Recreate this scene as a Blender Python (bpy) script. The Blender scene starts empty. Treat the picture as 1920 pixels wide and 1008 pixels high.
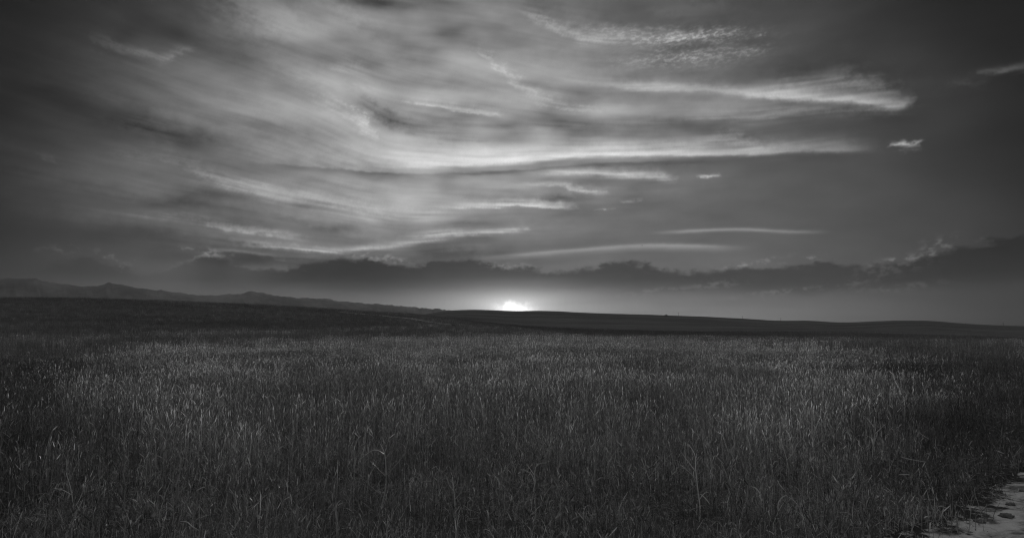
import bpy, bmesh, math, random
import numpy as np
from mathutils import Vector

rnd = random.Random(7)
rng = np.random.default_rng(7)
scene = bpy.context.scene
col = scene.collection
R = math.radians

# ---------------------------------------------------------------- camera
CAM_Z = 1.75
FPX = 1280.0                       # 24 mm lens, expressed in pixels of the 1920 px wide photograph
HORIZON = 606.0
PITCH = math.atan((HORIZON - 504.0) / FPX)
cam_data = bpy.data.cameras.new("camera")
cam_data.sensor_width = 36.0
cam_data.lens = 24.0
cam_data.clip_start = 0.05
cam_data.clip_end = 90000.0
cam = bpy.data.objects.new("camera", cam_data)
cam.location = (0, 0, CAM_Z)
cam.rotation_euler = (math.pi / 2 + PITCH, 0, 0)
col.objects.link(cam)
scene.camera = cam


def direction(px, py):
    """compass direction and elevation (degrees) of something seen at px, py in the photograph"""
    u, v = (px - 960.0) / FPX, (504.0 - py) / FPX
    y = math.cos(PITCH) - v * math.sin(PITCH)
    z = math.sin(PITCH) + v * math.cos(PITCH)
    return math.degrees(math.atan2(u, y)), math.degrees(math.atan2(z, math.hypot(u, y)))


# ---------------------------------------------------------------- colour management, cycles
scene.view_settings.view_transform = 'Standard'
scene.view_settings.look = 'None'
scene.view_settings.exposure = 0.0
scene.view_settings.gamma = 1.0
scene.view_settings.use_curve_mapping = False
scene.render.engine = 'CYCLES'
scene.cycles.use_denoising = True
scene.cycles.denoiser = 'OPENIMAGEDENOISE'
scene.cycles.denoising_input_passes = 'RGB_ALBEDO_NORMAL'
scene.cycles.denoising_prefilter = 'NONE'
scene.cycles.filter_width = 1.2
scene.cycles.max_bounces = 5
scene.cycles.diffuse_bounces = 3
scene.cycles.glossy_bounces = 2
scene.cycles.transmission_bounces = 3
scene.cycles.volume_bounces = 0
scene.cycles.sample_clamp_indirect = 3.0

# ---------------------------------------------------------------- sun, just above the hill straight ahead
SUN_EL = 1.75
SUN_STRENGTH = 2.0
SKY_STRENGTH = 0.1
sun_data = bpy.data.lights.new("sun", 'SUN')
sun_data.energy = SUN_STRENGTH
sun_data.angle = R(0.6)
sun_data.color = (1.0, 1.0, 1.0)
sun = bpy.data.objects.new("sun", sun_data)
sun.rotation_euler = (-(math.pi / 2 - R(SUN_EL)), 0, 0)
sun.location = (0, 0, 60)
col.objects.link(sun)

HAZE = 7e-6

# ---------------------------------------------------------------- clouds, worked out on a compass/elevation grid
AZL, AZH, ELL, ELH = -60.0, 60.0, -4.0, 40.0
NW, NH = 2200, 806
PXD = 0.0438                       # degrees per photograph pixel near the middle
_az = np.linspace(AZL, AZH, NW, dtype=np.float32)
_el = np.linspace(ELL, ELH, NH, dtype=np.float32)
AZ, EL = np.meshgrid(_az, _el)
_perm = np.random.default_rng(11).permutation(4096).astype(np.int32)
_gr = np.random.default_rng(12).uniform(0, 2 * math.pi, 4096)
_gx, _gy = np.cos(_gr).astype(np.float32), np.sin(_gr).astype(np.float32)


def perlin(x, y, seed=0):
    xi, yi = np.floor(x).astype(np.int32), np.floor(y).astype(np.int32)
    xf, yf = (x - xi).astype(np.float32), (y - yi).astype(np.float32)
    def gd(ix, iy, fx, fy):
        h = _perm[(_perm[(ix + seed * 57) & 4095] + iy) & 4095]
        return _gx[h] * fx + _gy[h] * fy
    uu, vv = xf * xf * xf * (xf * (xf * 6 - 15) + 10), yf * yf * yf * (yf * (yf * 6 - 15) + 10)
    a, b = gd(xi, yi, xf, yf), gd(xi + 1, yi, xf - 1, yf)
    c, d = gd(xi, yi + 1, xf, yf - 1), gd(xi + 1, yi + 1, xf - 1, yf - 1)
    a = a + uu * (b - a)
    c = c + uu * (d - c)
    return a + vv * (c - a)


def fbm(x, y, octaves=5, rough=0.55, seed=0):
    s, k, t = 0.0, 1.0, 0.0
    for o in range(octaves):
        s = s + k * perlin(x * 2 ** o + 13.7 * o, y * 2 ** o - 7.3 * o, seed + o)
        t += k
        k *= rough
    return s / t * 1.6             # about -0.8 .. 0.8


def smooth(x, lo, hi):
    t = np.clip((x - lo) / (hi - lo), 0, 1)
    return t * t * (3 - 2 * t)


def interp_smooth(x, xs, ys):
    """C1 interpolation through the points, held flat beyond the ends"""
    xs, ys = np.asarray(xs, float), np.asarray(ys, float)
    k = np.gradient(ys, xs) if len(xs) > 2 else np.zeros(len(xs))
    i = np.clip(np.searchsorted(xs, x) - 1, 0, len(xs) - 2)
    h = xs[i + 1] - xs[i]
    t = np.clip((x - xs[i]) / h, 0, 1)
    return ((2 * t**3 - 3 * t**2 + 1) * ys[i] + (t**3 - 2 * t**2 + t) * h * k[i] + (3 * t**2 - 2 * t**3) * ys[i + 1] + (t**3 - t**2) * h * k[i + 1])


def sample(img, a, e):
    """bilinear lookup of a grid at compass a, elevation e"""
    fx = np.clip((a - AZL) / (AZH - AZL) * (NW - 1), 0, NW - 1.001)
    fy = np.clip((e - ELL) / (ELH - ELL) * (NH - 1), 0, NH - 1.001)
    ix, iy = fx.astype(np.int32), fy.astype(np.int32)
    fx, fy = (fx - ix).astype(np.float32), (fy - iy).astype(np.float32)
    return (img[iy, ix] * (1 - fx) + img[iy, ix + 1] * fx) * (1 - fy) + (img[iy + 1, ix] * (1 - fx) + img[iy + 1, ix + 1] * fx) * fy


# wind field: slopes of the fibres (photograph pixels down per pixel right) given at a few places
FLOW = [(60, 100, .15), (250, 90, .20), (200, 300, .15), (450, 350, .18), (700, 400, .14), (300, 430, .10), (560, 440, .06), (600, 200, .30), (690, 230, .6), (560, 40, .25),
        (820, 60, .02), (900, 130, .25), (1000, 180, .25), (1120, 215, .12), (780, 200, .10), (860, 250, .05), (760, 300, .02), (960, 300, -.06), (1250, 292, -.03),
        (1500, 283, -.03), (1100, 330, .04), (1000, 380, 0), (1050, 60, .25), (1250, 90, -.04), (1380, 90, .10), (1250, 165, .03), (1500, 185, .04), (1680, 195, .12),
        (1500, 215, -.08), (1700, 270, .05), (1860, 135, -.12), (1700, 50, -.05), (1400, 432, 0), (1100, 468, -.09), (800, 445, -.08), (420, 200, .15), (120, 440, .05), (1600, 400, 0)]
fa = np.array([direction(p[0], p[1]) + (p[2],) for p in FLOW])
ca, ce = np.meshgrid(np.linspace(AZL, AZH, 121), np.linspace(ELL, ELH, 45))
wsum, ssum = 0.0, 0.0
for a_, e_, s_ in fa:
    w_ = 1.0 / (((ca - a_) / 1.5) ** 2 + (ce - e_) ** 2 + 1.0) ** 1.5
    wsum, ssum = wsum + w_, ssum + w_ * s_
cs_ = ssum / wsum
slope = np.empty((NH, NW), np.float32)
gx_, gy_ = (AZ - AZL), (EL - ELL)
ix_, iy_ = np.minimum(gx_.astype(int), 119), np.minimum(gy_.astype(int), 43)
fx_, fy_ = gx_ - ix_, gy_ - iy_
slope[:] = (cs_[iy_, ix_] * (1 - fx_) + cs_[iy_, ix_ + 1] * fx_) * (1 - fy_) + (cs_[iy_ + 1, ix_] * (1 - fx_) + cs_[iy_ + 1, ix_ + 1] * fx_) * fy_
slope += 0.10 * fbm(AZ * 0.09, EL * 0.22, 3, .5, 40)
ang_ = np.arctan(-slope)
fvx, fvy = np.cos(ang_), np.sin(ang_)


def comb(images, spans, step, steps):
    """smears each image along the wind field over its own span (in steps each way)"""
    outs = [i.copy() for i in images]
    for sgn in (1, -1):
        a, e = AZ, EL
        for k in range(steps):
            fx = np.clip((a - AZL) / (AZH - AZL) * (NW - 1), 0, NW - 1)
            fy = np.clip((e - ELL) / (ELH - ELL) * (NH - 1), 0, NH - 1)
            ix, iy = fx.astype(np.int32), fy.astype(np.int32)
            a = a + (sgn * step) * fvx[iy, ix]
            e = e + (sgn * step) * fvy[iy, ix]
            for n, im in enumerate(images):
                if k < spans[n] and k % max(1, spans[n] // 10) == 0:
                    outs[n] += sample(im, a, e)
    return [o / o.std() for o in outs]


n_mid = fbm(AZ * 0.55, EL * 0.9, 4, .55, 3)
n_hi = fbm(AZ * 1.6, EL * 3.2, 3, .6, 9)
n_sw = fbm(AZ * 0.16, EL * 0.42, 3, .5, 15)
n_bl = fbm(AZ * 0.30 + .5 * perlin(AZ * .2, EL * .3, 17), EL * 0.55, 5, .58, 18)
fib_mid, fib_hi, swath, blot = comb([n_mid, n_hi, n_sw, n_bl], [20, 7, 20, 5], 0.28, 20)
n_low = fbm(AZ * 0.10, EL * 0.26, 4, .5, 21); n_low /= n_low.std()
warp = fbm(AZ * 0.14, EL * 0.5, 4, .55, 30)
warp2 = fbm(AZ * 1.1, EL * 1.6, 4, .62, 33)
ELW = EL + 0.40 * warp + 0.22 * warp2 + 0.03 * fib_hi
AZW = AZ + 1.2 * warp2


def streak(out, pts, amp, wu, wd, amps=None, tex=0.35, wig=None):
    wig = min(1.0, tex * 2.2) if wig is None else wig
    d = np.array([direction(*p) for p in pts])
    if amps is None:
        amps = [0.0] + [1.0] * (len(pts) - 2) + [0.0]
    pad = 1.0
    lo, hi = np.searchsorted(_az, d[0, 0] - pad), np.searchsorted(_az, d[-1, 0] + pad)
    x = AZ[:, lo:hi] + wig * (AZW - AZ)[:, lo:hi]
    c = interp_smooth(x, d[:, 0], d[:, 1])
    k = np.interp(x, np.concatenate([[d[0, 0] - .4], d[:, 0], [d[-1, 0] + .4]]), [0.0] + list(amps) + [0.0])
    k = k * k * (3 - 2 * np.clip(k, 0, 1)) * .5 + k * .5
    t = EL[:, lo:hi] + wig * (ELW - EL)[:, lo:hi] - c
    t = np.maximum(t / (wu * PXD), -t / (wd * PXD))
    s = np.exp(-np.abs(t) ** 1.7) * k * amp
    out[:, lo:hi] += s * np.clip(1 + tex * (0.6 * fib_mid[:, lo:hi] + 0.6 * fib_hi[:, lo:hi]), 0.15, 2.2)


def patch(out, px, py, rx, ry, amp, tilt=0.0, raw=False):
    a, e = direction(px, py)
    ex, ey = (AZ if raw else AZW) - a, (EL if raw else ELW) - e
    cs, sn = math.cos(R(tilt)), math.sin(R(tilt))
    p, q = (ex * cs - ey * sn) / (rx * PXD), (ex * sn + ey * cs) / (ry * PXD)
    out += amp * np.exp(-(p * p + q * q))


cover = np.zeros((NH, NW), np.float32)
for a in [(850, 200, 360, 150, 0.95, 8), (600, 300, 300, 120, 0.45, 14), (560, 20, 230, 70, 0.45, 10), (900, 10, 240, 60, 0.40, 0),
          (1120, 110, 260, 70, 0.30, 6), (900, 330, 280, 70, 0.40, -3), (1180, 210, 300, 50, 0.40, 0), (260, 360, 330, 70, 0.40, 12),
          (700, 400, 300, 44, 0.40, 4), (250, 150, 260, 90, 0.30, 10), (1480, 200, 220, 30, 0.20, 0)]:
    patch(cover, *a)
cover = np.clip(cover, 0, 1.25)

bands = np.zeros((NH, NW), np.float32)
STREAKS = [
    # the long bright band with a crisp underside
    ([(560, 310), (700, 313), (800, 310), (960, 303), (1100, 290), (1260, 290), (1400, 287), (1500, 281), (1580, 279), (1660, 281)], 0.30, 17, 4.5,
     [0, .25, .55, 1, .95, .9, .75, .65, .55, 0], .12, .35),
    ([(560, 300), (700, 296), (860, 290), (1000, 280), (1100, 278), (1200, 280)], 0.09, 22, 12, [0, .6, 1, .9, .5, 0], .2),
    ([(1100, 285), (1200, 278), (1300, 270), (1350, 258), (1380, 262), (1420, 276), (1500, 278)], 0.10, 14, 12, [0, .7, .9, 1, .9, .6, 0], .3, 1),
    # upper right plume
    ([(1040, 150), (1130, 157), (1200, 163), (1330, 168), (1400, 174), (1440, 180)], 0.20, 10, 6, [0, .5, 1, .9, .7, 0], .15, .4),
    ([(1340, 176), (1440, 180), (1520, 184), (1600, 188), (1650, 195), (1690, 198), (1720, 186)], 0.47, 13, 5.5, [0, .6, 1, .95, .8, .75, 0], .12, .35),
    ([(1380, 172), (1460, 165), (1520, 160), (1580, 152), (1640, 168), (1700, 178)], 0.18, 17, 14, None, .22, .9),
    ([(1240, 224), (1440, 214), (1540, 204), (1640, 202), (1740, 204)], 0.07, 9, 8, None, .5),
    ([(1664, 265), (1690, 267), (1715, 269), (1738, 268)], 0.32, 3.5, 6, None, .5),
    ([(960, 322), (1050, 323), (1130, 326), (1200, 330), (1245, 334), (1275, 338)], 0.22, 8, 5, [0, .8, 1, 1, .8, 0], .25, .4),
    ([(940, 352), (1050, 348), (1090, 356), (1150, 361)], 0.17, 8, 4, [0, .7, 1, 0]),
    ([(780, 395), (860, 388), (960, 384), (1040, 387), (1094, 390)], 0.22, 9, 3, [0, .6, 1, 1, 0]),
    ([(1300, 329), (1325, 328), (1352, 328)], 0.20, 2.5, 3, [0, 1, 0], .6),
    ([(1155, 380), (1180, 378), (1205, 376)], 0.09, 3, 2, [0, 1, 0], .6), ([(1115, 393), (1135, 392), (1150, 392)], 0.09, 2, 2, [0, 1, 0], .6),
    ([(1215, 437), (1300, 433), (1390, 430), (1470, 434), (1565, 436)], 0.12, 2.8, 3, None, .1, .12),
    ([(860, 487), (1020, 474), (1120, 466), (1200, 461), (1300, 461), (1410, 464)], 0.11, 3.5, 7, None, .1, .15),
    ([(740, 446), (820, 441), (900, 438), (960, 432), (1000, 430)], 0.17, 7, 4),
    ([(420, 450), (520, 462), (640, 471), (720, 463), (800, 452), (880, 442)], 0.14, 7, 4),
    ([(330, 340), (420, 348), (500, 364), (600, 374), (700, 394), (800, 405), (900, 402)], 0.11, 16, 10, [0, .4, .7, 1, 1, .6, 0], .3),
    ([(180, 280), (260, 290), (340, 305), (400, 330), (470, 350), (540, 360)], 0.05, 12, 8, None, .5),
    ([(200, 400), (330, 405), (440, 425), (520, 440), (600, 452)], 0.06, 8, 5, None, .6),
    ([(570, 168), (610, 184), (650, 200), (680, 222), (700, 246)], 0.12, 5, 20, [0, .5, .8, 1, .4], .4),
    ([(655, 215), (680, 226), (704, 243)], 0.08, 6, 16, [0, 1, .6], .2, .4),
    ([(740, 188), (800, 196), (860, 206), (910, 214), (950, 217)], 0.12, 9, 3),
    ([(870, 70), (925, 115), (960, 150), (1010, 180), (1080, 202), (1145, 220)], 0.06, 9, 8, None, .5),
    ([(960, 10), (1010, 36), (1060, 62), (1110, 74), (1180, 80)], 0.08, 10, 10, None, .4),
    ([(1060, 76), (1160, 70), (1260, 66), (1340, 74)], 0.06, 10, 8, None, .4),
    ([(590, 130), (640, 128), (700, 136)], 0.09, 14, 10),
    ([(160, 56), (210, 84), (260, 96), (310, 108), (350, 92)], 0.10, 9, 9, None, .5),
    ([(300, 120), (330, 100), (370, 90)], 0.06, 9, 9, None, .5),
    ([(60, 285), (90, 296), (120, 318)], 0.05, 5, 4),
    ([(1810, 144), (1870, 137), (1920, 130), (1990, 120)], 0.22, 6, 4), ([(1770, 160), (1815, 159), (1860, 160)], 0.07, 5, 4),
    ([(380, 466), (440, 468), (520, 480), (620, 482)], 0.05, 4, 4),
    # dark gaps
    ([(440, 306), (560, 312), (720, 327), (860, 325), (960, 321), (1100, 309), (1260, 306), (1400, 304)], -0.10, 3, 8, [0, .6, 1, 1, .9, .8, .5, 0], .2),
    ([(600, 135), (660, 165), (705, 205), (760, 238), (860, 262), (960, 268), (1080, 250)], -0.075, 14, 16, [0, .7, 1, .9, 1, .7, 0], .4),
    ([(520, 85), (620, 76), (720, 72), (820, 62), (960, 45)], -0.07, 16, 16, None, .2),
    ([(580, 2), (700, 4), (800, 8), (880, 2)], -0.09, 20, 12, None, .2),
    ([(180, 100), (240, 60), (340, 50), (420, 40)], -0.035, 34, 24, None, .15),
    ([(160, 215), (260, 232), (340, 258), (440, 262)], -0.05, 18, 18, None, .4),
    ([(220, 385), (330, 382), (440, 392), (520, 408), (600, 428), (700, 436)], -0.06, 14, 14, None, .25),
    ([(960, 370), (1040, 371), (1120, 372)], -0.08, 6, 6), ([(940, 337), (1020, 340), (1100, 345)], -0.06, 5, 5),
    ([(700, 222), (820, 236), (1000, 232), (1200, 228), (1400, 232)], -0.07, 10, 12, None, .3),
    ([(780, 425), (860, 422), (960, 415)], -0.07, 8, 8),
]
for s in STREAKS:
    streak(bands, *s)
for a in [(520, 28, 80, 34, 0.20, 12), (640, 40, 70, 26, .08, 24), (620, 150, 60, 16, .06, 6), (560, 120, 120, 40, .04, 10), (640, 255, 150, 40, 0.06, 16), (860, 285, 170, 28, 0.08, -4), (1290, 14, 70, 20, 0.05, 10),
          (300, 112, 60, 26, 0.035, 0), (750, 360, 170, 26, 0.05, 8), (800, 150, 240, 70, 0.05, 0), (400, 465, 260, 26, -.045, 4), (840, 476, 70, 16, -.05, 0), (560, 490, 300, 14, -.03, 0), (300, 240, 200, 26, -.03, 10), (330, 395, 260, 14, -.04, 8)]:
    patch(bands, *a)

# mackerel patch of small ripples
rm = np.zeros((NH, NW), np.float32)
for a in [(1320, 82, 80, 22, 1.0, 4), (1200, 70, 110, 14, 0.6, 8), (1260, 108, 100, 18, 0.6, 0), (1424, 66, 8, 3, 1.2, 0), (1415, 96, 20, 8, 0.8, 0)]:
    patch(rm, *a)
rip = fbm(AZ * 1.5 + 0.5 * EL, EL * 5.2 - .6 * AZ, 4, .7, 50)
ripples = (0.35 + smooth(rip, -.15, .35)) * np.clip(rm, 0, 1.2) * (0.75 + .25 * fib_mid) * 0.19

# sky dims away from the sun, mostly edge vignetting put into its brightness
sx_, sy_ = 0.0, 2.0
cosd = np.cos(np.radians(EL)) * np.cos(np.radians(AZ)) * math.cos(R(sy_)) + np.sin(np.radians(EL)) * math.sin(R(sy_))
angd = np.degrees(np.arccos(np.clip(cosd, -1, 1)))
FALL = [(0, 1), (12, .97), (20, .90), (26, .75), (30, .58), (34, .37), (38, .19), (45, .12), (60, .12), (90, .10), (180, .08)]
fall = interp_smooth(angd, *zip(*FALL))

tex_ = 0.75 + .55 * smooth(-AZ, 4, 16)
veil = 0.20 + 0.034 * n_low + 0.026 * blot + tex_ * (0.012 * swath + 0.008 * fib_mid + 0.006 * fib_hi)
clear = 0.115 + 0.006 * n_low
high = (clear + veil * cover + bands + ripples)


def blur(im, k):
    for ax in (0, 1):
        c = np.cumsum(np.pad(im, [(k + 1, k) if a == ax else (0, 0) for a in (0, 1)], mode='edge'), axis=ax, dtype=np.float64)
        n = im.shape[ax]
        im = ((np.take(c, range(2 * k + 1, 2 * k + 1 + n), ax) - np.take(c, range(0, n), ax)) / (2 * k + 1)).astype(np.float32)
    return im


high = high + .35 * (high - blur(blur(high, 22), 22))
high = (np.maximum(high, 0.035 + .006 * fib_mid) - .006) * fall * (1.0 - 0.10 * smooth(AZ, 10, 34) - .22 * smooth(-AZ, 24, 38))

lowb = np.full((NH, NW), 0.046, np.float32)
for a in [(1040, 590, 460, 44, 0.11, 0), (960, 580, 190, 30, 0.10, 0), (960, 570, 120, 26, 0.10, 0), (1500, 585, 340, 50, 0.045, 0), (200, 545, 300, 45, 0.035, 0)]:
    patch(lowb, *a, raw=True)
lowair = lowb * fall * (1 + .04 * fib_mid)

# dark cloud bank
puff = fbm(AZ * 0.55 + .25 * warp2, EL * 1.2, 6, .64, 60)
soft = fbm(AZ * 0.10, EL * 0.7, 4, .5, 66)
TOPC = [(-120, 470), (0, 520), (80, 505), (110, 484), (170, 484), (235, 500), (262, 520), (310, 512), (350, 496), (395, 480), (430, 488), (470, 506), (500, 502),
        (560, 499), (600, 492), (640, 484), (700, 490), (770, 496), (820, 490), (850, 484), (880, 484), (910, 494), (960, 503), (1040, 508),
        (1090, 505), (1150, 494), (1210, 493), (1260, 508), (1320, 506), (1400, 500), (1480, 500), (1560, 494), (1620, 500), (1650, 494),
        (1700, 488), (1740, 478), (1800, 466), (1860, 452), (1920, 446), (2050, 440)]
BOTC = [(-120, 500), (0, 512), (120, 520), (240, 522), (380, 538), (560, 540), (700, 545), (860, 540), (960, 534), (1060, 536), (1280, 543), (1420, 548), (1560, 548), (1700, 542), (1920, 532), (2050, 520)]
dt_ = np.array([direction(*p) for p in TOPC]); db_ = np.array([direction(*p) for p in BOTC])
top_el = np.interp(_az, dt_[:, 0], dt_[:, 1])[None, :]
bot_el = np.interp(_az, db_[:, 0], db_[:, 1])[None, :]
dtop = top_el - EL + 0.75 * puff + .30 * soft + .25 * warp2
dbot = EL - bot_el + 0.15 * puff + 0.45 * soft
m_top = smooth(dtop, -0.18, 0.36) ** .8
m_bot = smooth(dbot, -0.75, 0.85)
def along(pts):
    return interp_smooth(_az, [direction(x, 500)[0] for x, k in pts], [k for x, k in pts])[None, :]
bank = m_top * m_bot * along([(-100, .1), (60, .12), (150, .3), (240, .28), (300, .12), (350, .3), (400, .62), (450, .6), (520, .9), (900, .95), (1240, .88), (1640, .80), (1700, .85), (1920, .92), (2000, .9)])
bank_col = 0.010 + 0.014 * np.exp(-(AZ / 20.0) ** 2) + 0.006 * puff + .004 * soft
bank_col = bank_col * (fall * .62 + .38)
rim = smooth(dtop, -0.30, 0.0) * (1 - smooth(dtop, 0.02, 0.30)) * smooth(puff, -.05, .30)
rim = rim * along([(-100, .05), (90, .25), (190, .1), (300, .05), (395, .9), (450, .2), (560, .05), (640, .1), (690, .9), (740, .9), (790, .4), (850, .1), (900, .5), (940, .8), (1040, .5),
                   (1100, .3), (1240, .1), (1380, .5), (1440, .5), (1520, .4), (1600, .2), (1660, .9), (1740, .9), (1800, .15), (1920, .05), (2000, 0)]) * 0.085
seam = smooth(EL - (top_el + bot_el) * .5, -1.2, 1.2)
tot = (high * seam + lowair * (1 - seam)) * (1 - bank) + bank_col * bank + rim * fall
scm = np.zeros((NH, NW), np.float32)
for a in [(1760, 456, 20, 10, 1.3, -20), (1690, 489, 45, 6, 1.2, -10), (1735, 482, 16, 6, 1.2, -25), (1848, 446, 9, 3, .8, -20), (1690, 505, 50, 7, .35, -8), (1610, 528, 30, 8, .35, -25), (1700, 538, 60, 5, .5, -6),
          (1345, 533, 40, 6, .45, -4), (1480, 546, 70, 4, .5, -6), (1405, 496, 45, 4, .9, -10), (1524, 488, 10, 3, 1.0, 0), (110, 471, 20, 6, .8, 0), (350, 462, 12, 4, .8, 0),
          (396, 471, 20, 7, 1.4, 10), (710, 484, 45, 6, 1.0, 6), (930, 499, 30, 4, .8, 8), (1240, 546, 60, 5, .4, -6), (200, 480, 25, 3, .6, 20), (232, 500, 5, 9, .7, 0)]:
    patch(scm, *a)
pf = fbm(AZ * 1.3, EL * 2.2, 5, .62, 70)
tot = tot + np.clip(scm, 0, 1.4) * smooth(pf, -.12, .25) * 0.12 * fall
# the sun in the gap under the bank: ragged upper edge, glare around it
sung = np.zeros((NH, NW), np.float32)
patch(sung, 962, 560, 150, 34, 0.12, 0, True)
patch(sung, 962, 574, 58, 18, 0.32, 0, True)
a_, e_ = direction(964, 579)
ex, ey = (AZ - a_) / PXD + 5 * warp2 / .3, (EL - e_) / PXD
edge = 8 + 7 * fbm(AZ * 1.3, EL * .8, 4, .6, 80) + 4 * np.exp(-((ex + 8) / 14) ** 2)
core = np.exp(-(np.abs(ex) / 24) ** 1.7) * (1 - smooth(ey, edge - 11, edge + 8)) * smooth(ey, -40, -12)
sung += 1.15 * core
tot = tot + sung
tot = np.maximum(tot, 0.004).astype(np.float32)

# ---------------------------------------------------------------- world: Sky Texture dusk, with the clouds over it
class Graph:
    def __init__(self, tree):
        self.t = tree

    def node(self, kind, **kw):
        n = self.t.nodes.new(kind)
        for k, v in kw.items():
            setattr(n, k, v)
        return n

    def put(self, sock, v):
        if isinstance(v, bpy.types.NodeSocket):
            self.t.links.new(v, sock)
        elif v is not None:
            sock.default_value = v

    def m(self, op, a, b=None, c=None, clamp=False):
        n = self.node('ShaderNodeMath', operation=op, use_clamp=clamp)
        self.put(n.inputs[0], a)
        if b is not None: self.put(n.inputs[1], b)
        if c is not None: self.put(n.inputs[2], c)
        return n.outputs[0]

    def xyz(self, x, y, z):
        n = self.node('ShaderNodeCombineXYZ')
        self.put(n.inputs[0], x); self.put(n.inputs[1], y); self.put(n.inputs[2], z)
        return n.outputs[0]

    def sep(self, v):
        n = self.node('ShaderNodeSeparateXYZ')
        self.put(n.inputs[0], v)
        return n.outputs

    def noise(self, vec, scale, detail=4.0, rough=0.55, dist=0.0):
        n = self.node('ShaderNodeTexNoise')
        self.put(n.inputs['Vector'], vec)
        n.inputs['Scale'].default_value = scale
        n.inputs['Detail'].default_value = detail
        n.inputs['Roughness'].default_value = rough
        n.inputs['Distortion'].default_value = dist
        return n.outputs[0]

    def step(self, x, lo, hi, a=0.0, b=1.0):
        n = self.node('ShaderNodeMapRange', interpolation_type='SMOOTHSTEP')
        self.put(n.inputs['Value'], x)
        self.put(n.inputs['From Min'], lo); self.put(n.inputs['From Max'], hi)
        self.put(n.inputs['To Min'], a); self.put(n.inputs['To Max'], b)
        return n.outputs[0]


world = bpy.data.worlds.new("World")
scene.world = world
world.use_nodes = True
world.node_tree.nodes.clear()
g = Graph(world.node_tree)
cloud_img = bpy.data.images.new("clouds", NW, NH, alpha=False, float_buffer=True)
cloud_img.colorspace_settings.name = 'Non-Color'
_buf = np.ones((NH, NW, 4), np.float32)
_buf[..., :3] = tot[..., None]
cloud_img.pixels.foreach_set(_buf.ravel())
cloud_img.update()
cloud_img.pack()
tc = g.node('ShaderNodeTexCoord').outputs['Generated']
dx, dy, dz = g.sep(tc)
az = g.m('MULTIPLY', g.m('ARCTAN2', dx, dy), 180 / math.pi)
el = g.m('MULTIPLY', g.m('ARCSINE', dz), 180 / math.pi)
un = g.m('DIVIDE', g.m('SUBTRACT', az, AZL), AZH - AZL)
vn = g.m('DIVIDE', g.m('SUBTRACT', el, ELL), ELH - ELL)
ct = g.node('ShaderNodeTexImage', image=cloud_img, extension='EXTEND', interpolation='Cubic')
g.put(ct.inputs['Vector'], g.xyz(un, vn, 0.0))
front = g.m('MULTIPLY', g.step(g.m('ABSOLUTE', az), 50.0, 59.0, 1.0, 0.0), g.step(el, 33.0, 39.5, 1.0, 0.0))
# the rest of the sky: dim dusk with the same high cloud running on overhead
sky = g.node('ShaderNodeTexSky', sky_type='NISHITA')
sky.sun_disc = False
sky.sun_elevation = R(SUN_EL)
sky.sun_rotation = 0.0
sky.altitude = 200.0
bw = g.node('ShaderNodeRGBToBW')
g.put(bw.inputs[0], sky.outputs[0])
zc = g.m('ADD', g.m('MAXIMUM', dz, 0.0), 0.12)
deck = g.noise(g.xyz(g.m('MULTIPLY', g.m('DIVIDE', dx, zc), 1.5), g.m('MULTIPLY', g.m('DIVIDE', dy, zc), 0.5), 0.0), 1.0, 5.0)
up = g.m('POWER', g.m('MAXIMUM', dz, 0.0), 0.8)
wide = g.m('ADD', g.m('MULTIPLY', up, 0.28), g.m('ADD', g.m('MULTIPLY', g.m('MAXIMUM', dy, -0.5), 0.02), 0.04))
wide = g.m('MULTIPLY', wide, g.m('ADD', 0.6, g.m('MULTIPLY', deck, 0.8)))
lum = g.m('ADD', g.m('MULTIPLY', ct.outputs['Color'], front), g.m('MULTIPLY', wide, g.m('SUBTRACT', 1.0, front)))
lum = g.m('ADD', g.m('DIVIDE', lum, SKY_STRENGTH), g.m('MULTIPLY', bw.outputs[0], 0.005))
bg = g.node('ShaderNodeBackground')
g.put(bg.inputs['Color'], g.xyz(lum, lum, lum))
bg.inputs['Strength'].default_value = SKY_STRENGTH
wo = g.node('ShaderNodeOutputWorld')
g.put(wo.inputs['Surface'], bg.outputs[0])

# ================================================================ helpers for the things
def tag(o, kind=None, label=None, category=None, group=None):
    if kind: o['kind'] = kind
    if label: o['label'] = label
    if category: o['category'] = category
    if group: o['group'] = group
    return o


def mesh_obj(name, verts, faces, mat, parent=None, smooth_=True, link=True, attr=None):
    me = bpy.data.meshes.new(name)
    me.from_pydata([tuple(v) for v in verts] if not isinstance(verts, np.ndarray) else verts.tolist(), [], faces)
    if attr is not None:
        a = me.attributes.new('tone', 'FLOAT', 'POINT')
        a.data.foreach_set('value', np.asarray(attr, np.float32))
    if smooth_:
        me.polygons.foreach_set('use_smooth', [True] * len(me.polygons))
    me.materials.append(mat)
    me.update()
    o = bpy.data.objects.new(name, me)
    if link: col.objects.link(o)
    if parent: o.parent = parent
    return o


def material(name):
    m = bpy.data.materials.new(name)
    m.use_nodes = True
    m.node_tree.nodes.clear()
    return m, Graph(m.node_tree)


def out_surface(gr, sock):
    o = gr.node('ShaderNodeOutputMaterial')
    gr.put(o.inputs['Surface'], sock)


def grey(gr, v):
    return gr.xyz(v, v, v)


def bump(gr, height, strength, distance):
    b = gr.node('ShaderNodeBump')
    b.inputs['Strength'].default_value = strength
    b.inputs['Distance'].default_value = distance
    gr.put(b.inputs['Height'], height)
    return b.outputs[0]


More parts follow.
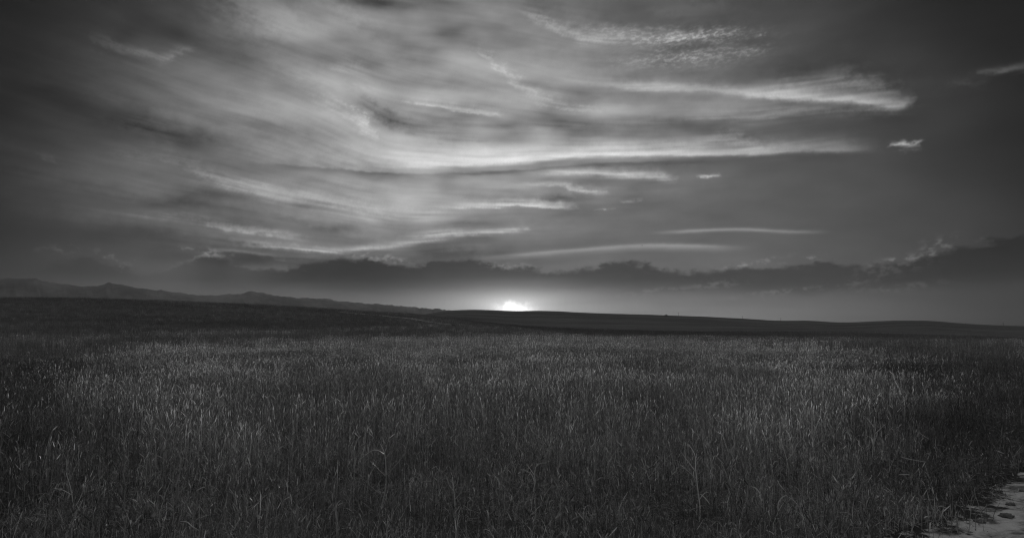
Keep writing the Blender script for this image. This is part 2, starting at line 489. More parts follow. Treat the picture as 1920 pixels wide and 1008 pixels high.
# ---------------------------------------------------------------- materials
def ground_material():
    m, gr = material("field_earth")
    geo = gr.node('ShaderNodeNewGeometry').outputs['Position']
    x, y, z = gr.sep(geo)
    big = gr.noise(gr.xyz(gr.m('MULTIPLY', x, 0.004), gr.m('MULTIPLY', y, 0.016), 0.0), 1.0, 5.0, .6, .3)
    lines = gr.noise(gr.xyz(gr.m('MULTIPLY', x, 0.008), gr.m('MULTIPLY', y, 0.11), 0.0), 1.0, 5.0, .7, 1.2)
    tuft = gr.noise(geo, 0.9, 6.0, .7)
    fine_ = gr.noise(geo, 14.0, 5.0, .7)
    d = gr.m('ADD', gr.m('MULTIPLY', gr.step(big, .35, .65), 0.035), gr.m('MULTIPLY', gr.step(lines, .42, .58), 0.03))
    d = gr.m('ADD', d, gr.m('MULTIPLY', gr.step(tuft, .35, .65), 0.04))
    d = gr.m('ADD', d, gr.m('MULTIPLY', fine_, 0.03))
    d = gr.m('ADD', d, 0.05)
    b = gr.node('ShaderNodeBsdfDiffuse')
    gr.put(b.inputs['Color'], grey(gr, d))
    gr.put(b.inputs['Normal'], bump(gr, gr.m('ADD', tuft, gr.m('MULTIPLY', fine_, .3)), 0.8, 0.25))
    out_surface(gr, b.outputs[0])
    return m


def mountain_material():
    m, gr = material("mountain_slope")
    geo = gr.node('ShaderNodeNewGeometry').outputs['Position']
    n = gr.noise(geo, 0.0012, 7.0, .6)
    b = gr.node('ShaderNodeBsdfDiffuse')
    gr.put(b.inputs['Color'], grey(gr, gr.m('ADD', 0.07, gr.m('MULTIPLY', gr.step(n, .35, .65), 0.09))))
    out_surface(gr, b.outputs[0])
    return m


def path_material(name="sandy_earth", sand=0.46):
    m, gr = material(name)
    geo = gr.node('ShaderNodeNewGeometry').outputs['Position']
    edge_ = gr.node('ShaderNodeAttribute', attribute_name='tone').outputs['Fac']
    n1, n2, n3 = gr.noise(geo, 2.2, 6.0, .7, .8), gr.noise(geo, 9.0, 6.0, .75), gr.noise(geo, 60.0, 3.0, .7)
    d = gr.m('ADD', sand * .65, gr.m('ADD', gr.m('MULTIPLY', gr.step(n1, .38, .56), sand * .5), gr.m('MULTIPLY', gr.m('SUBTRACT', n2, .5), sand)))
    d = gr.m('ADD', d, gr.m('MULTIPLY', gr.m('SUBTRACT', n3, .5), sand * .7))
    x_, y_, z_ = gr.sep(geo)
    hollow_shade = gr.noise(gr.xyz(gr.m('ADD', gr.m('MULTIPLY', x_, 2.2), gr.m('MULTIPLY', y_, 1.6)), gr.m('SUBTRACT', gr.m('MULTIPLY', y_, 5.0), gr.m('MULTIPLY', x_, 2.0)), 0.0), 1.0, 5.0, .6, .5)
    d = gr.m('MULTIPLY', d, gr.step(hollow_shade, .34, .50, .30, 1.0))  # stretched dark patches painted into the sand as shaded hollows
    # trodden sand gives way to dark topsoil at the ragged edge and in patches
    e = gr.m('ADD', edge_, gr.m('ADD', gr.m('MULTIPLY', gr.m('SUBTRACT', n1, .5), 1.6), gr.m('MULTIPLY', gr.m('SUBTRACT', n2, .5), 1.2)))
    k = gr.step(e, 0.22, 0.42)
    d = gr.m('ADD', gr.m('MULTIPLY', d, k), gr.m('MULTIPLY', gr.m('SUBTRACT', 1.0, k), 0.05))
    d = gr.m('MINIMUM', gr.m('MAXIMUM', d, 0.03), 0.85)
    b = gr.node('ShaderNodeBsdfDiffuse')
    gr.put(b.inputs['Color'], grey(gr, d))
    gr.put(b.inputs['Normal'], bump(gr, gr.m('ADD', n2, gr.m('MULTIPLY', n3, .5)), 0.8, 0.03))
    out_surface(gr, b.outputs[0])
    return m


def plant_material(name, lo, hi, translucent, gloss=0.06):
    """thin stalks and blades that let the low sun through; lo..hi is their own tone"""
    m, gr = material(name)
    at = gr.node('ShaderNodeAttribute', attribute_name='tone').outputs['Fac']
    oi = gr.node('ShaderNodeObjectInfo').outputs['Random']
    pos = gr.node('ShaderNodeNewGeometry').outputs['Position']
    n = gr.noise(pos, 0.35, 3.0, .6)
    t = gr.m('MULTIPLY', at, gr.m('ADD', 0.75, gr.m('MULTIPLY', oi, 0.5)))
    n_big = gr.noise(pos, 0.07, 4.0, .6)
    t = gr.m('MULTIPLY', t, gr.step(n, .32, .68, .6, 1.35))
    t = gr.m('MINIMUM', gr.m('MULTIPLY', t, gr.step(n_big, .35, .65, .65, 1.25)), 1.1)
    c = grey(gr, gr.m('ADD', lo, gr.m('MULTIPLY', t, hi - lo)))
    d = gr.node('ShaderNodeBsdfDiffuse'); gr.put(d.inputs['Color'], c)
    tr = gr.node('ShaderNodeBsdfTranslucent'); gr.put(tr.inputs['Color'], c)
    mx = gr.node('ShaderNodeMixShader'); mx.inputs[0].default_value = translucent
    gr.put(mx.inputs[1], d.outputs[0]); gr.put(mx.inputs[2], tr.outputs[0])
    gl = gr.node('ShaderNodeBsdfAnisotropic') if False else gr.node('ShaderNodeBsdfGlossy')
    gl.inputs['Roughness'].default_value = 0.38
    gl.inputs['Color'].default_value = (.8, .8, .8, 1)
    m2 = gr.node('ShaderNodeMixShader'); m2.inputs[0].default_value = gloss
    gr.put(m2.inputs[1], mx.outputs[0]); gr.put(m2.inputs[2], gl.outputs[0])
    out_surface(gr, m2.outputs[0])
    return m


def plain_material(name, v, rough=0.8):
    m, gr = material(name)
    pos = gr.node('ShaderNodeTexCoord').outputs['Object']
    n = gr.noise(pos, 12.0, 4.0, .6)
    b = gr.node('ShaderNodeBsdfPrincipled')
    gr.put(b.inputs['Base Color'], grey(gr, gr.m('MULTIPLY', gr.m('ADD', n, .5), v)))
    b.inputs['Roughness'].default_value = rough
    out_surface(gr, b.outputs[0])
    return m


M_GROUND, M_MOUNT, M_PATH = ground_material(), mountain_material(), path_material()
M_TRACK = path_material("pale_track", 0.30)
M_GRASS = plant_material("ripening_grass", 0.17, 1.0, 0.6, 0.12)
M_DRY = plant_material("dry_straw", 0.30, 0.82, 0.35, 0.10)
M_LEAF = plant_material("low_leaves", 0.05, 0.26, 0.3)
M_DIMGRASS = plant_material("dimmed_grass", 0.06, 0.34, 0.45, 0.08)  # darkened copy of the ripening grass, dims the edges of the view
M_SCRUB = plant_material("rough_hill_grass", 0.09, 0.34, 0.3, 0.04)
M_CRUMB = plant_material("crumbled_earth", 0.05, 0.35, 0.0, 0.0)
M_DARK = plain_material("dark_wood", 0.05)
M_STONE = plain_material("pale_stone", 0.45)
M_BIRD = plain_material("dark_feathers", 0.03)

# ---------------------------------------------------------------- the land as one height function
SKY1 = [(-700, 566), (-300, 562), (0, 562), (120, 562.5), (300, 567), (450, 573), (520, 576), (640, 583), (700, 587), (780, 592), (850, 600), (930, 610), (1050, 619), (1200, 625), (1500, 630), (1700, 634), (1920, 641), (2400, 645)]
SKY2 = [(-700, 598), (300, 598), (700, 596), (790, 590), (830, 584), (880, 581), (960, 583), (1020, 583), (1100, 586.5), (1250, 591), (1330, 594), (1400, 597.5), (1460, 601), (1520, 601), (1560, 603.5), (1700, 600.5), (1740, 601), (1800, 605.5), (1860, 609), (1920, 611), (2100, 613), (2500, 606)]
R1, R2 = 330.0, 900.0
_a1 = np.array([direction(*p) for p in SKY1]); _a2 = np.array([direction(*p) for p in SKY2])
RCTRL = np.array([0., 28., 55., 105., 190., R1, 470., 650., R2, 1050., 1500., 4000., 16000., 60000.])


def control_heights(a):
    """heights at RCTRL for compass directions a (degrees)"""
    a = np.asarray(a, float)
    ac = np.clip(a, -52, 52)
    e1, e2 = interp_smooth(ac, _a1[:, 0], _a1[:, 1]), interp_smooth(ac, _a2[:, 0], _a2[:, 1])
    z1, z2 = CAM_Z + R1 * np.tan(np.radians(e1)), CAM_Z + R2 * np.tan(np.radians(e2))
    back_ = smooth(np.abs(a), 55, 110)                      # level country behind the camera
    z1, z2 = z1 * (1 - back_) + 2 * back_, z2 * (1 - back_) + 4 * back_
    dip = -1.2 - 0.6 * smooth(-a, -10, 30)
    o = np.zeros_like(a)
    z190 = np.where(z1 > 0, z1 * .27, z1 * .8)
    far1 = np.where(z1 > z2 * .38, z1 - 4, (z1 + z2) * .42 - 2)
    return np.stack([o, o, o - .03, np.where(z1 > 0, z1 * .035, z1 * .12) - .15, z190, z1, np.minimum(far1, z1 + 1.5), far1 * .5 + z2 * .5 - 3.0, z2, z2 - 5, z2 - 40, o - 90, o - 240, o - 900], -1)


def pchip(x, xs, Y):
    """monotone cubic through (xs, Y[..., k]) at x, one row of Y for every x"""
    h = np.diff(xs)
    dl = np.diff(Y, axis=-1) / h
    mk = np.zeros_like(Y)
    w1_, w2_ = 2 * h[1:] + h[:-1], h[1:] + 2 * h[:-1]
    same = dl[..., :-1] * dl[..., 1:] > 0
    with np.errstate(divide='ignore', invalid='ignore'):
        hm = (w1_ + w2_) / (w1_ / dl[..., :-1] + w2_ / dl[..., 1:])
    mk[..., 1:-1] = np.where(same, hm, 0)
    i = np.clip(np.searchsorted(xs, x, side='right') - 1, 0, len(xs) - 2)
    idx = np.arange(len(x))
    hh = h[i]; t = np.clip((x - xs[i]) / hh, 0, 1)
    y0, y1, m0, m1 = Y[idx, i], Y[idx, i + 1], mk[idx, i], mk[idx, i + 1]
    return (2 * t**3 - 3 * t**2 + 1) * y0 + (t**3 - 2 * t**2 + t) * hh * m0 + (3 * t**2 - 2 * t**3) * y1 + (t**3 - t**2) * hh * m1


_LOGR = np.log(RCTRL + 15.0)


def height(x, y):
    x, y = np.atleast_1d(np.asarray(x, float)), np.atleast_1d(np.asarray(y, float))
    sh = x.shape
    x, y = x.ravel(), y.ravel()
    r, a = np.hypot(x, y), np.degrees(np.arctan2(x, y))
    z = pchip(np.log(r + 15.0), _LOGR, control_heights(a))
    damp = np.exp(-((r - R1) / 60) ** 2) + np.exp(-((r - R2) / 120) ** 2)
    amp = 0.05 + 0.10 * smooth(r, 10, 60) + 0.6 * smooth(r, 120, 700) * (1 - .8 * np.clip(damp, 0, 1))
    wl = 3.0 + r * .06
    z = z + amp * fbm(x / 31.0, y / 24.0, 4, .5, 90)
    z = z + 0.045 * fbm(x / 2.3, y / 2.3, 3, .5, 95) * (r < 90)
    return z.reshape(sh)


def seen_at(px, py, rmin=2.0, rmax=2500.0, lift=0.0):
    """where on the land a point seen at px, py lies"""
    a, e = direction(px, py)
    rr = np.exp(np.linspace(math.log(rmin), math.log(rmax), 2500))
    xs, ys = rr * math.sin(R(a)), rr * math.cos(R(a))
    hz = height(xs, ys) + lift
    ray = CAM_Z + rr * math.tan(R(e))
    k = np.nonzero(ray <= hz)[0]
    k = k[0] if len(k) else len(rr) - 1
    return Vector((xs[k], ys[k], hz[k] - lift))


# the field path: left edge as seen, then running on just outside the frame
edge_px = [(1590, 1060), (1650, 1036), (1712, 1012), (1768, 985), (1805, 955), (1846, 920), (1900, 886)]
edge = [seen_at(*p) for p in edge_px]
edge = [(-2.5 + edge[0].x - 1.2, edge[0].y - 2.2)] + [(p.x, p.y) for p in edge] + [(8.6, 10.6), (13.8, 17.6), (24.5, 31.6), (40.5, 54.5), (55, 78), (80, 130)]
edge = np.array(edge)
PATH_W = 3.0


def path_distance(x, y):
    """signed distance to the path's left edge, positive on the path's side"""
    best = np.full(np.shape(x), 1e9); sg = np.zeros(np.shape(x))
    for p, q in zip(edge[:-1], edge[1:]):
        d = q - p; L2 = d @ d
        t = np.clip(((x - p[0]) * d[0] + (y - p[1]) * d[1]) / L2, 0, 1)
        ex_, ey_ = x - (p[0] + t * d[0]), y - (p[1] + t * d[1])
        dist = np.hypot(ex_, ey_)
        side = np.sign(ex_ * d[1] - ey_ * d[0])
        m_ = dist < best
        best = np.where(m_, dist, best); sg = np.where(m_, side, sg)
    return best * sg


# ---------------------------------------------------------------- ground sheet
aa = np.concatenate([np.arange(-180, -50, 3.0), np.arange(-50, 50, 0.2), np.arange(50, 180, 3.0)])
rr_ = np.concatenate([[0.0, .6, 1.2], np.exp(np.linspace(math.log(1.8), math.log(60), 150)), np.exp(np.linspace(math.log(62), math.log(1300), 170)), np.exp(np.linspace(math.log(1400), math.log(60000), 24))])
GA, GR = np.meshgrid(aa, rr_)
gx, gy = GR * np.sin(np.radians(GA)), GR * np.cos(np.radians(GA))
gz = height(gx, gy)
na, nr = len(aa), len(rr_)
ids = np.arange(na * nr).reshape(nr, na)
nxt = np.roll(ids, -1, axis=1)
quads = np.stack([ids[:-1], nxt[:-1], nxt[1:], ids[1:]], -1).reshape(-1, 4)
ground = mesh_obj("ground", np.stack([gx, gy, gz], -1).reshape(-1, 3), quads[:, ::-1].tolist(), M_GROUND)
tag(ground, 'structure')


def mesh_height(x, y):
    """height of the ground sheet itself (bilinear in its own grid)"""
    x, y = np.atleast_1d(np.asarray(x, float)), np.atleast_1d(np.asarray(y, float))
    r, a = np.hypot(x, y), np.degrees(np.arctan2(x, y))
    i = np.clip(np.searchsorted(rr_, r) - 1, 0, nr - 2); j = np.clip(np.searchsorted(aa, a) - 1, 0, na - 2)
    s = (r - rr_[i]) / (rr_[i + 1] - rr_[i]); t = (a - aa[j]) / (aa[j + 1] - aa[j])
    return (gz[i, j] * (1 - t) + gz[i, j + 1] * t) * (1 - s) + (gz[i + 1, j] * (1 - t) + gz[i + 1, j + 1] * t) * s


# ---------------------------------------------------------------- far mountains on the left
ridge = [(-900, 540), (-500, 515), (-250, 528), (-120, 519), (0, 522), (30, 521), (60, 521.5), (100, 530), (140, 535.5), (175, 537), (205, 530.5), (225, 533), (260, 540.5), (300, 544.5), (340, 548), (380, 553.5), (405, 554),
         (430, 550.5), (455, 549.5), (470, 545.5), (495, 549.5), (520, 554.5), (560, 558.5), (600, 559), (640, 564), (700, 569.5), (760, 573.5), (800, 577), (845, 581), (900, 588), (1000, 600)]
ra = np.array([direction(*p) for p in ridge])
ma = np.linspace(ra[0, 0], ra[-1, 0], 520)
mr = np.linspace(9800, 15200, 46)
MA, MR = np.meshgrid(ma, mr)
RM = 12600.0
crest = RM * np.tan(np.radians(np.interp(MA, ra[:, 0], ra[:, 1]))) + 34 * fbm(MA * 1.6, MA * 0 + .5, 5, .65, 120)
shape = np.exp(-((MR - RM) / 1300.0) ** 2)
spur = fbm(MA * 0.75 + .4 * np.sin(MR / 900.0), MR / 2600.0, 5, .55, 125)
mz = -120 + (crest + 120) * shape * (1 - 0.55 * np.abs(spur) * (1 - shape) * 2.2)
mx_, my_ = MR * np.sin(np.radians(MA)), MR * np.cos(np.radians(MA))
idm = np.arange(MA.size).reshape(MA.shape)
qm = np.stack([idm[:-1, :-1], idm[:-1, 1:], idm[1:, 1:], idm[1:, :-1]], -1).reshape(-1, 4)
tag(mesh_obj("mountains", np.stack([mx_, my_, mz], -1).reshape(-1, 3), qm[:, ::-1].tolist(), M_MOUNT), 'structure')

# ---------------------------------------------------------------- haze: one even box of air
m_haze, gh = material("haze")
pv = gh.node('ShaderNodeVolumePrincipled')
pv.inputs['Color'].default_value = (0.9, 0.9, 0.9, 1)
pv.inputs['Density'].default_value = HAZE
pv.inputs['Anisotropy'].default_value = 0.3
oh = gh.node('ShaderNodeOutputMaterial')
gh.put(oh.inputs['Volume'], pv.outputs[0])
hx, hb, ht = 16500.0, -300.0, 950.0
hv = [(sx * hx, sy * hx, z) for z in (hb, ht) for sx, sy in ((-1, -1), (1, -1), (1, 1), (-1, 1))]
hf = [(3, 2, 1, 0), (4, 5, 6, 7), (0, 1, 5, 4), (1, 2, 6, 5), (2, 3, 7, 6), (3, 0, 4, 7)]
# the ground sheet ends inside the box
tag(mesh_obj("haze", hv, hf, m_haze, smooth_=False), 'stuff')


# ---------------------------------------------------------------- path and far track
def ribbon(name, left, right, n_len, n_wid, mat, lift, rough, soft_edge=1.0):
    left, right = np.array(left, float), np.array(right, float)
    def resample(p):
        s = np.concatenate([[0], np.cumsum(np.hypot(*np.diff(p, axis=0).T))])
        q = np.linspace(0, 1, n_len) ** 1.6 * s[-1]
        return np.stack([np.interp(q, s, p[:, 0]), np.interp(q, s, p[:, 1])], -1)
    L, Rr = resample(left), resample(right)
    t = np.linspace(0, 1, n_wid)[None, :, None]
    P = L[:, None] * (1 - t) + Rr[:, None] * t
    X, Y = P[..., 0], P[..., 1]
    rim_ = np.minimum(t[..., 0], 1 - t[..., 0]) * 2
    Z = mesh_height(X.ravel(), Y.ravel()).reshape(X.shape) + lift
    wid_ = math.hypot(*(L[1] - Rr[1]))
    inner = rim_ * wid_ * .5                               # metres from the nearer edge
    relief = fbm(X / .9, Y / .9, 5, .62, 140) + .5 * fbm(X / .15, Y / .15, 4, .6, 143)
    Z = Z + rough * relief * smooth(inner, 0, .25) - (lift + .05) * (rim_ <= 0)
    k = np.arange(X.size).reshape(X.shape)
    q = np.stack([k[:-1, :-1], k[:-1, 1:], k[1:, 1:], k[1:, :-1]], -1).reshape(-1, 4)
    o = mesh_obj(name, np.stack([X, Y, Z], -1).reshape(-1, 3), q.tolist(), mat, attr=np.broadcast_to(np.clip(inner / soft_edge, 0, 2), X.shape).ravel())
    tag(o, 'structure')
    return o


def offset(p, w):
    d = np.gradient(p, axis=0); d /= np.hypot(d[:, 0], d[:, 1])[:, None]
    return p + w * np.stack([d[:, 1], -d[:, 0]], -1)


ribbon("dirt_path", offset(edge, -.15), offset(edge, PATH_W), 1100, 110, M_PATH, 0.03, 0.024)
tp = np.array([(p.x, p.y) for p in (seen_at(x, y, 60) for x, y in [(640, 585.5), (665, 588.5), (700, 591), (735, 594.5), (765, 597.5), (785, 600.5), (812, 605), (850, 610)])])
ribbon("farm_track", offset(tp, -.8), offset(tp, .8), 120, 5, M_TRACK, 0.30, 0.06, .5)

# ---------------------------------------------------------------- grass: clump prototypes, scattered by geometry nodes
WEED_FEET = [(719, 962), (1003, 934), (1311, 984), (1634, 872), (1221, 930), (1480, 900)]


class Blades:
    def __init__(self):
        self.v, self.f, self.t = [], [], []

    def ribbon(self, pts, widths, tone, twist):
        n0 = len(self.v)
        sx, sy = math.cos(twist), math.sin(twist)
        for p, w in zip(pts, widths):
            self.v.append((p[0] - sx * w, p[1] - sy * w, p[2])); self.v.append((p[0] + sx * w, p[1] + sy * w, p[2]))
            self.t += [tone, tone]
        for k in range(len(pts) - 1):
            a = n0 + 2 * k
            self.f.append((a, a + 1, a + 3, a + 2))

    def ear(self, base, tip, rad, tone):
        """a spindle shaped head of grain"""
        b, t = Vector(base), Vector(tip)
        d = (t - b).normalized()
        s = d.orthogonal().normalized(); q = d.cross(s)
        n0 = len(self.v)
        self.v.append(tuple(b)); self.t.append(tone)
        for f, k in ((.22, 1.0), (.7, .8)):
            c = b.lerp(t, f)
            for j in range(4):
                an = j * math.pi / 2 + f
                self.v.append(tuple(c + (s * math.cos(an) + q * math.sin(an)) * rad * k)); self.t.append(tone * (0.8 + .4 * (j % 2)))
        self.v.append(tuple(t)); self.t.append(tone)
        for j in range(4):
            j2 = (j + 1) % 4
            self.f += [(n0, n0 + 1 + j2, n0 + 1 + j), (n0 + 1 + j, n0 + 1 + j2, n0 + 5 + j2, n0 + 5 + j), (n0 + 5 + j, n0 + 5 + j2, n0 + 9)]

    def stalk(self, x, y, h, r, lean=.12, leaves=2, ear=True, tone=None, wide=1.0):
        tone = (.02 + 1.0 * r.random() ** 2.6) * (2.0 if r.random() < .14 else 1) if tone is None else tone
        an = r.uniform(0, 2 * math.pi); ln = r.gauss(0, lean) * h
        dx_, dy_ = math.cos(an) * ln, math.sin(an) * ln
        pts = [(x + dx_ * t * t, y + dy_ * t * t, h * t * (1 - .04 * t)) for t in (0, .35, .7, 1)]
        tw = r.uniform(0, math.pi)
        self.ribbon(pts, [.0021 * wide, .0019 * wide, .0015 * wide, .001 * wide], tone * .8, tw)
        if ear:
            e = pts[-1]; L = r.uniform(.045, .09)
            nod = r.uniform(0, .6)
            self.ear(e, (e[0] + dx_ * .3 + math.cos(an) * L * nod, e[1] + dy_ * .3 + math.sin(an) * L * nod, e[2] + L * (1 - nod * .5)), r.uniform(.0025, .0045) * wide, min(1.3, tone * 1.25))
        for _ in range(leaves):
            t0 = r.uniform(.05, .7); L = r.uniform(.10, .26) * h / .5
            b = (x + dx_ * t0 * t0, y + dy_ * t0 * t0, h * t0)
            la = r.uniform(0, 2 * math.pi); up = r.uniform(.35, 1.3); droop = r.uniform(.3, 1.5)
            lp = []
            for s in (0, .33, .66, 1):
                hor = L * s * math.cos(up) ; ver = L * (s * math.sin(up) - droop * s * s * .5)
                lp.append((b[0] + math.cos(la) * hor, b[1] + math.sin(la) * hor, max(.004, b[2] + ver)))
            w = r.uniform(.002, .0052) * wide
            self.ribbon(lp, [w * .7, w, w * .8, .0004], tone * r.uniform(.6, 1.2), la + math.pi / 2)

    def build(self, name, mat, **kw):
        return mesh_obj(name, self.v, self.f, mat, attr=self.t, smooth_=False, **kw)


proto_scene_col = {}


def proto_collection(name, makers, mat):
    c = bpy.data.collections.new(name)
    for k, mk in enumerate(makers):
        b = Blades(); mk(b, random.Random(hash_seed(name, k)))
        o = b.build("%s_%02d" % (name, k), mat, link=False)
        c.objects.link(o)
    return c


def hash_seed(name, k):
    return sum(ord(ch) for ch in name) * 31 + k * 977


def dense(b, r):
    for _ in range(40):
        q, a = .36 * math.sqrt(r.random()), r.uniform(0, 6.283)
        b.stalk(q * math.cos(a), q * math.sin(a), r.gauss(.46, .07), r, .13, 2)


def short(b, r):
    for _ in range(34):
        q, a = .30 * math.sqrt(r.random()), r.uniform(0, 6.283)
        b.stalk(q * math.cos(a), q * math.sin(a), r.uniform(.10, .30), r, .35, 2, ear=r.random() < .2)


def far(b, r):
    for _ in range(22):
        q, a = .55 * math.sqrt(r.random()), r.uniform(0, 6.283)
        b.stalk(q * math.cos(a), q * math.sin(a), r.gauss(.46, .06), r, .12, 1, wide=2.0)


def litter(b, r):
    for _ in range(12):
        q, a = .30 * math.sqrt(r.random()), r.uniform(0, 6.283)
        x, y, z = q * math.cos(a), q * math.sin(a), r.uniform(.005, .12)
        L, la, rise = r.uniform(.05, .20), r.uniform(0, 6.283), r.uniform(-.2, .8)
        cv = r.uniform(-.6, .6)
        pts = [(x + L * s * math.cos(la + cv * s), y + L * s * math.sin(la + cv * s), max(.003, z + L * rise * s * (1 - .5 * s))) for s in (0, .33, .66, 1)]
        w = r.uniform(.0015, .004)
        b.ribbon(pts, [w, w, w * .8, w * .3], r.uniform(.1, 1.0) ** 2, la + 1.57)


def leafy(b, r):
    for _ in range(26):
        q, a = .22 * math.sqrt(r.random()), r.uniform(0, 6.283)
        x, y, z = q * math.cos(a), q * math.sin(a), r.uniform(.03, .22)
        L, la, pit = r.uniform(.02, .055), r.uniform(0, 6.283), r.uniform(-.3, .9)
        pts = [(x + L * s * math.cos(la), y + L * s * math.sin(la), z + L * pit * s * (1 - .4 * s)) for s in (0, .3, .7, 1)]
        w = L * r.uniform(.16, .3)
        b.ribbon([(x * .6, y * .6, 0), (x, y, z)], [.001, .001], .5, la + 1.57)
        b.ribbon(pts, [w * .2, w, w * .8, .0005], r.uniform(.2, 1.1), la + 1.57)


def scatter(name, coll, pts, rot, scl, idx, label, category, mat):
    me = bpy.data.meshes.new(name)
    me.vertices.add(len(pts))
    me.vertices.foreach_set('co', np.asarray(pts, np.float32).ravel())
    for nm, tp_, val in (('turn', 'FLOAT', rot), ('size', 'FLOAT', scl), ('pick', 'INT', idx)):
        at = me.attributes.new(nm, tp_, 'POINT')
        at.data.foreach_set('value', np.asarray(val, np.int32 if tp_ == 'INT' else np.float32))
    me.update()
    o = bpy.data.objects.new(name, me)
    col.objects.link(o)
    ng = bpy.data.node_groups.new(name, 'GeometryNodeTree')
    ng.interface.new_socket(name="Geometry", in_out='INPUT', socket_type='NodeSocketGeometry')
    ng.interface.new_socket(name="Geometry", in_out='OUTPUT', socket_type='NodeSocketGeometry')
    nd = ng.nodes
    gi, go = nd.new('NodeGroupInput'), nd.new('NodeGroupOutput')
    ip = nd.new('GeometryNodeInstanceOnPoints')
    ci = nd.new('GeometryNodeCollectionInfo')
    ci.inputs['Collection'].default_value = coll
    ci.inputs['Separate Children'].default_value = True
    ci.inputs['Reset Children'].default_value = True
    ip.inputs['Pick Instance'].default_value = True
    def named(nm, tp_):
        n = nd.new('GeometryNodeInputNamedAttribute'); n.data_type = tp_; n.inputs['Name'].default_value = nm
        return n.outputs['Attribute']
    cx = nd.new('ShaderNodeCombineXYZ')
    ng.links.new(named('turn', 'FLOAT'), cx.inputs['Z'])
    ng.links.new(cx.outputs[0], ip.inputs['Rotation'])
    ng.links.new(named('size', 'FLOAT'), ip.inputs['Scale'])
    ng.links.new(named('pick', 'INT'), ip.inputs['Instance Index'])
    ng.links.new(gi.outputs[0], ip.inputs['Points'])
    ng.links.new(ci.outputs[0], ip.inputs['Instance'])
    ng.links.new(ip.outputs[0], go.inputs[0])
    md = o.modifiers.new("scatter", 'NODES'); md.node_group = ng
    tag(o, 'stuff', label, category)
    return o


def spots(n, r0, r1, power=1.0, amax=44.0):
    """random places between two distances, evenly spread over the land for power 1"""
    a = rng.uniform(-amax, amax, n)
    t = rng.random(n)
    r = np.sqrt(r0 ** 2 + t ** power * (r1 ** 2 - r0 ** 2))
    return r * np.sin(np.radians(a)), r * np.cos(np.radians(a))


def place(name, coll, count, x, y, keep, size, label, category, mat):
    x, y = x[keep], y[keep]
    z = mesh_height(x, y) - 0.01
    n = len(x)
    return scatter(name, coll, np.stack([x, y, z], -1), rng.uniform(0, 6.283, n), size[keep], rng.integers(0, count, n), label, category, mat)


c_dense = proto_collection("tall_grass_clump", [dense] * 10, M_GRASS)
c_short = proto_collection("short_grass_clump", [short] * 8, M_GRASS)
c_far = proto_collection("far_grass_clump", [far] * 8, M_GRASS)
c_shade = proto_collection("shade_grass_clump", [short] * 8, M_DIMGRASS)
c_dark = proto_collection("dark_grass_clump", [dense] * 8, M_DIMGRASS)
c_hill = proto_collection("hill_grass_clump", [far] * 6, M_SCRUB)
c_litter = proto_collection("straw_litter", [litter] * 6, M_DRY)
c_leafy = proto_collection("leafy_weed_clump", [leafy] * 6, M_LEAF)

off = lambda x, y, w=.05: ~((path_distance(x, y) > w) & (path_distance(x, y) < PATH_W - .1)) | ((np.hypot(x, y) > 30) & (rng.random(len(x)) < .93))
LIM = [(-200, 880), (60, 770), (180, 708), (300, 676), (600, 652), (800, 643), (960, 639), (1100, 641), (1330, 653), (1500, 672), (1680, 712), (1850, 790), (2100, 850)]  # far limit of the light stand, pulled nearer at the sides to darken them
_lim = np.array([(direction(a, b)[0], CAM_Z / math.tan(R(-direction(a, b)[1]))) for a, b in LIM])


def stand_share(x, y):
    """1 where the tall stand grows, 0 where darkened grass replaces it"""
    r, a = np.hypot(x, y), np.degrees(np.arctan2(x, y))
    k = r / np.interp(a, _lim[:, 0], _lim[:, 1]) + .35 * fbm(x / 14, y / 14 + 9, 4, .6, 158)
    side = smooth(np.abs(a + 1) + 9 * fbm(x / 6, y / 6 + 3, 4, .6, 161), 24, 37)     # vignette dimming of both flanks, carried by the grass colour
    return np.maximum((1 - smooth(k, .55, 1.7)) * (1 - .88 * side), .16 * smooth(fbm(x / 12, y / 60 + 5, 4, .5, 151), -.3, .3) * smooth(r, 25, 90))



# tall grass near
x, y = spots(11500, 2.2, 34, amax=46)
r = np.hypot(x, y)
dens = smooth(fbm(x / 2.2, y / 2.2, 3, .5, 150), -.55, .25)
bare = smooth(fbm(x / .9, y / .9, 3, .5, 159), -.35, .05)
keep = off(x, y) & (rng.random(len(x)) < (0.32 + .68 * smooth(r, 5, 12)) * (.10 + .90 * dens) * (.14 + .86 * np.maximum(bare, smooth(r, 9, 18)))) & (r > 2.6)
light = rng.random(len(x)) < stand_share(x, y)
size = rng.uniform(.85, 1.15, len(x)) * (0.80 + .2 * smooth(r, 5, 12)) * (0.90 + .2 * dens)
pd = -path_distance(x, y)
size *= np.where(r < 16, .25 + .75 * smooth(pd, .3, 1.7), 1)
keep &= (pd > .1) | (r > 16)
for q in WEED_FEET:
    f_ = seen_at(*q); L_ = math.hypot(f_.x, f_.y)
    al, ac_ = (x * f_.x + y * f_.y) / L_, np.abs(x * f_.y - y * f_.x) / L_
    inn = (al > L_ - 1.7) & (al < L_ + .25) & (ac_ < .30)
    size = np.where(inn, size * .42, size)
place("dark_grass", c_dark, 8, x, y, keep & ~light, size * .92, "tall grass darkened in colour to dim the left and right sides of the near field", "grass", M_GRASS)
place("tall_grass", c_dense, 10, x, y, keep & light, size, "tall grey ripening grass with seed heads filling the near field", "grass", M_GRASS)
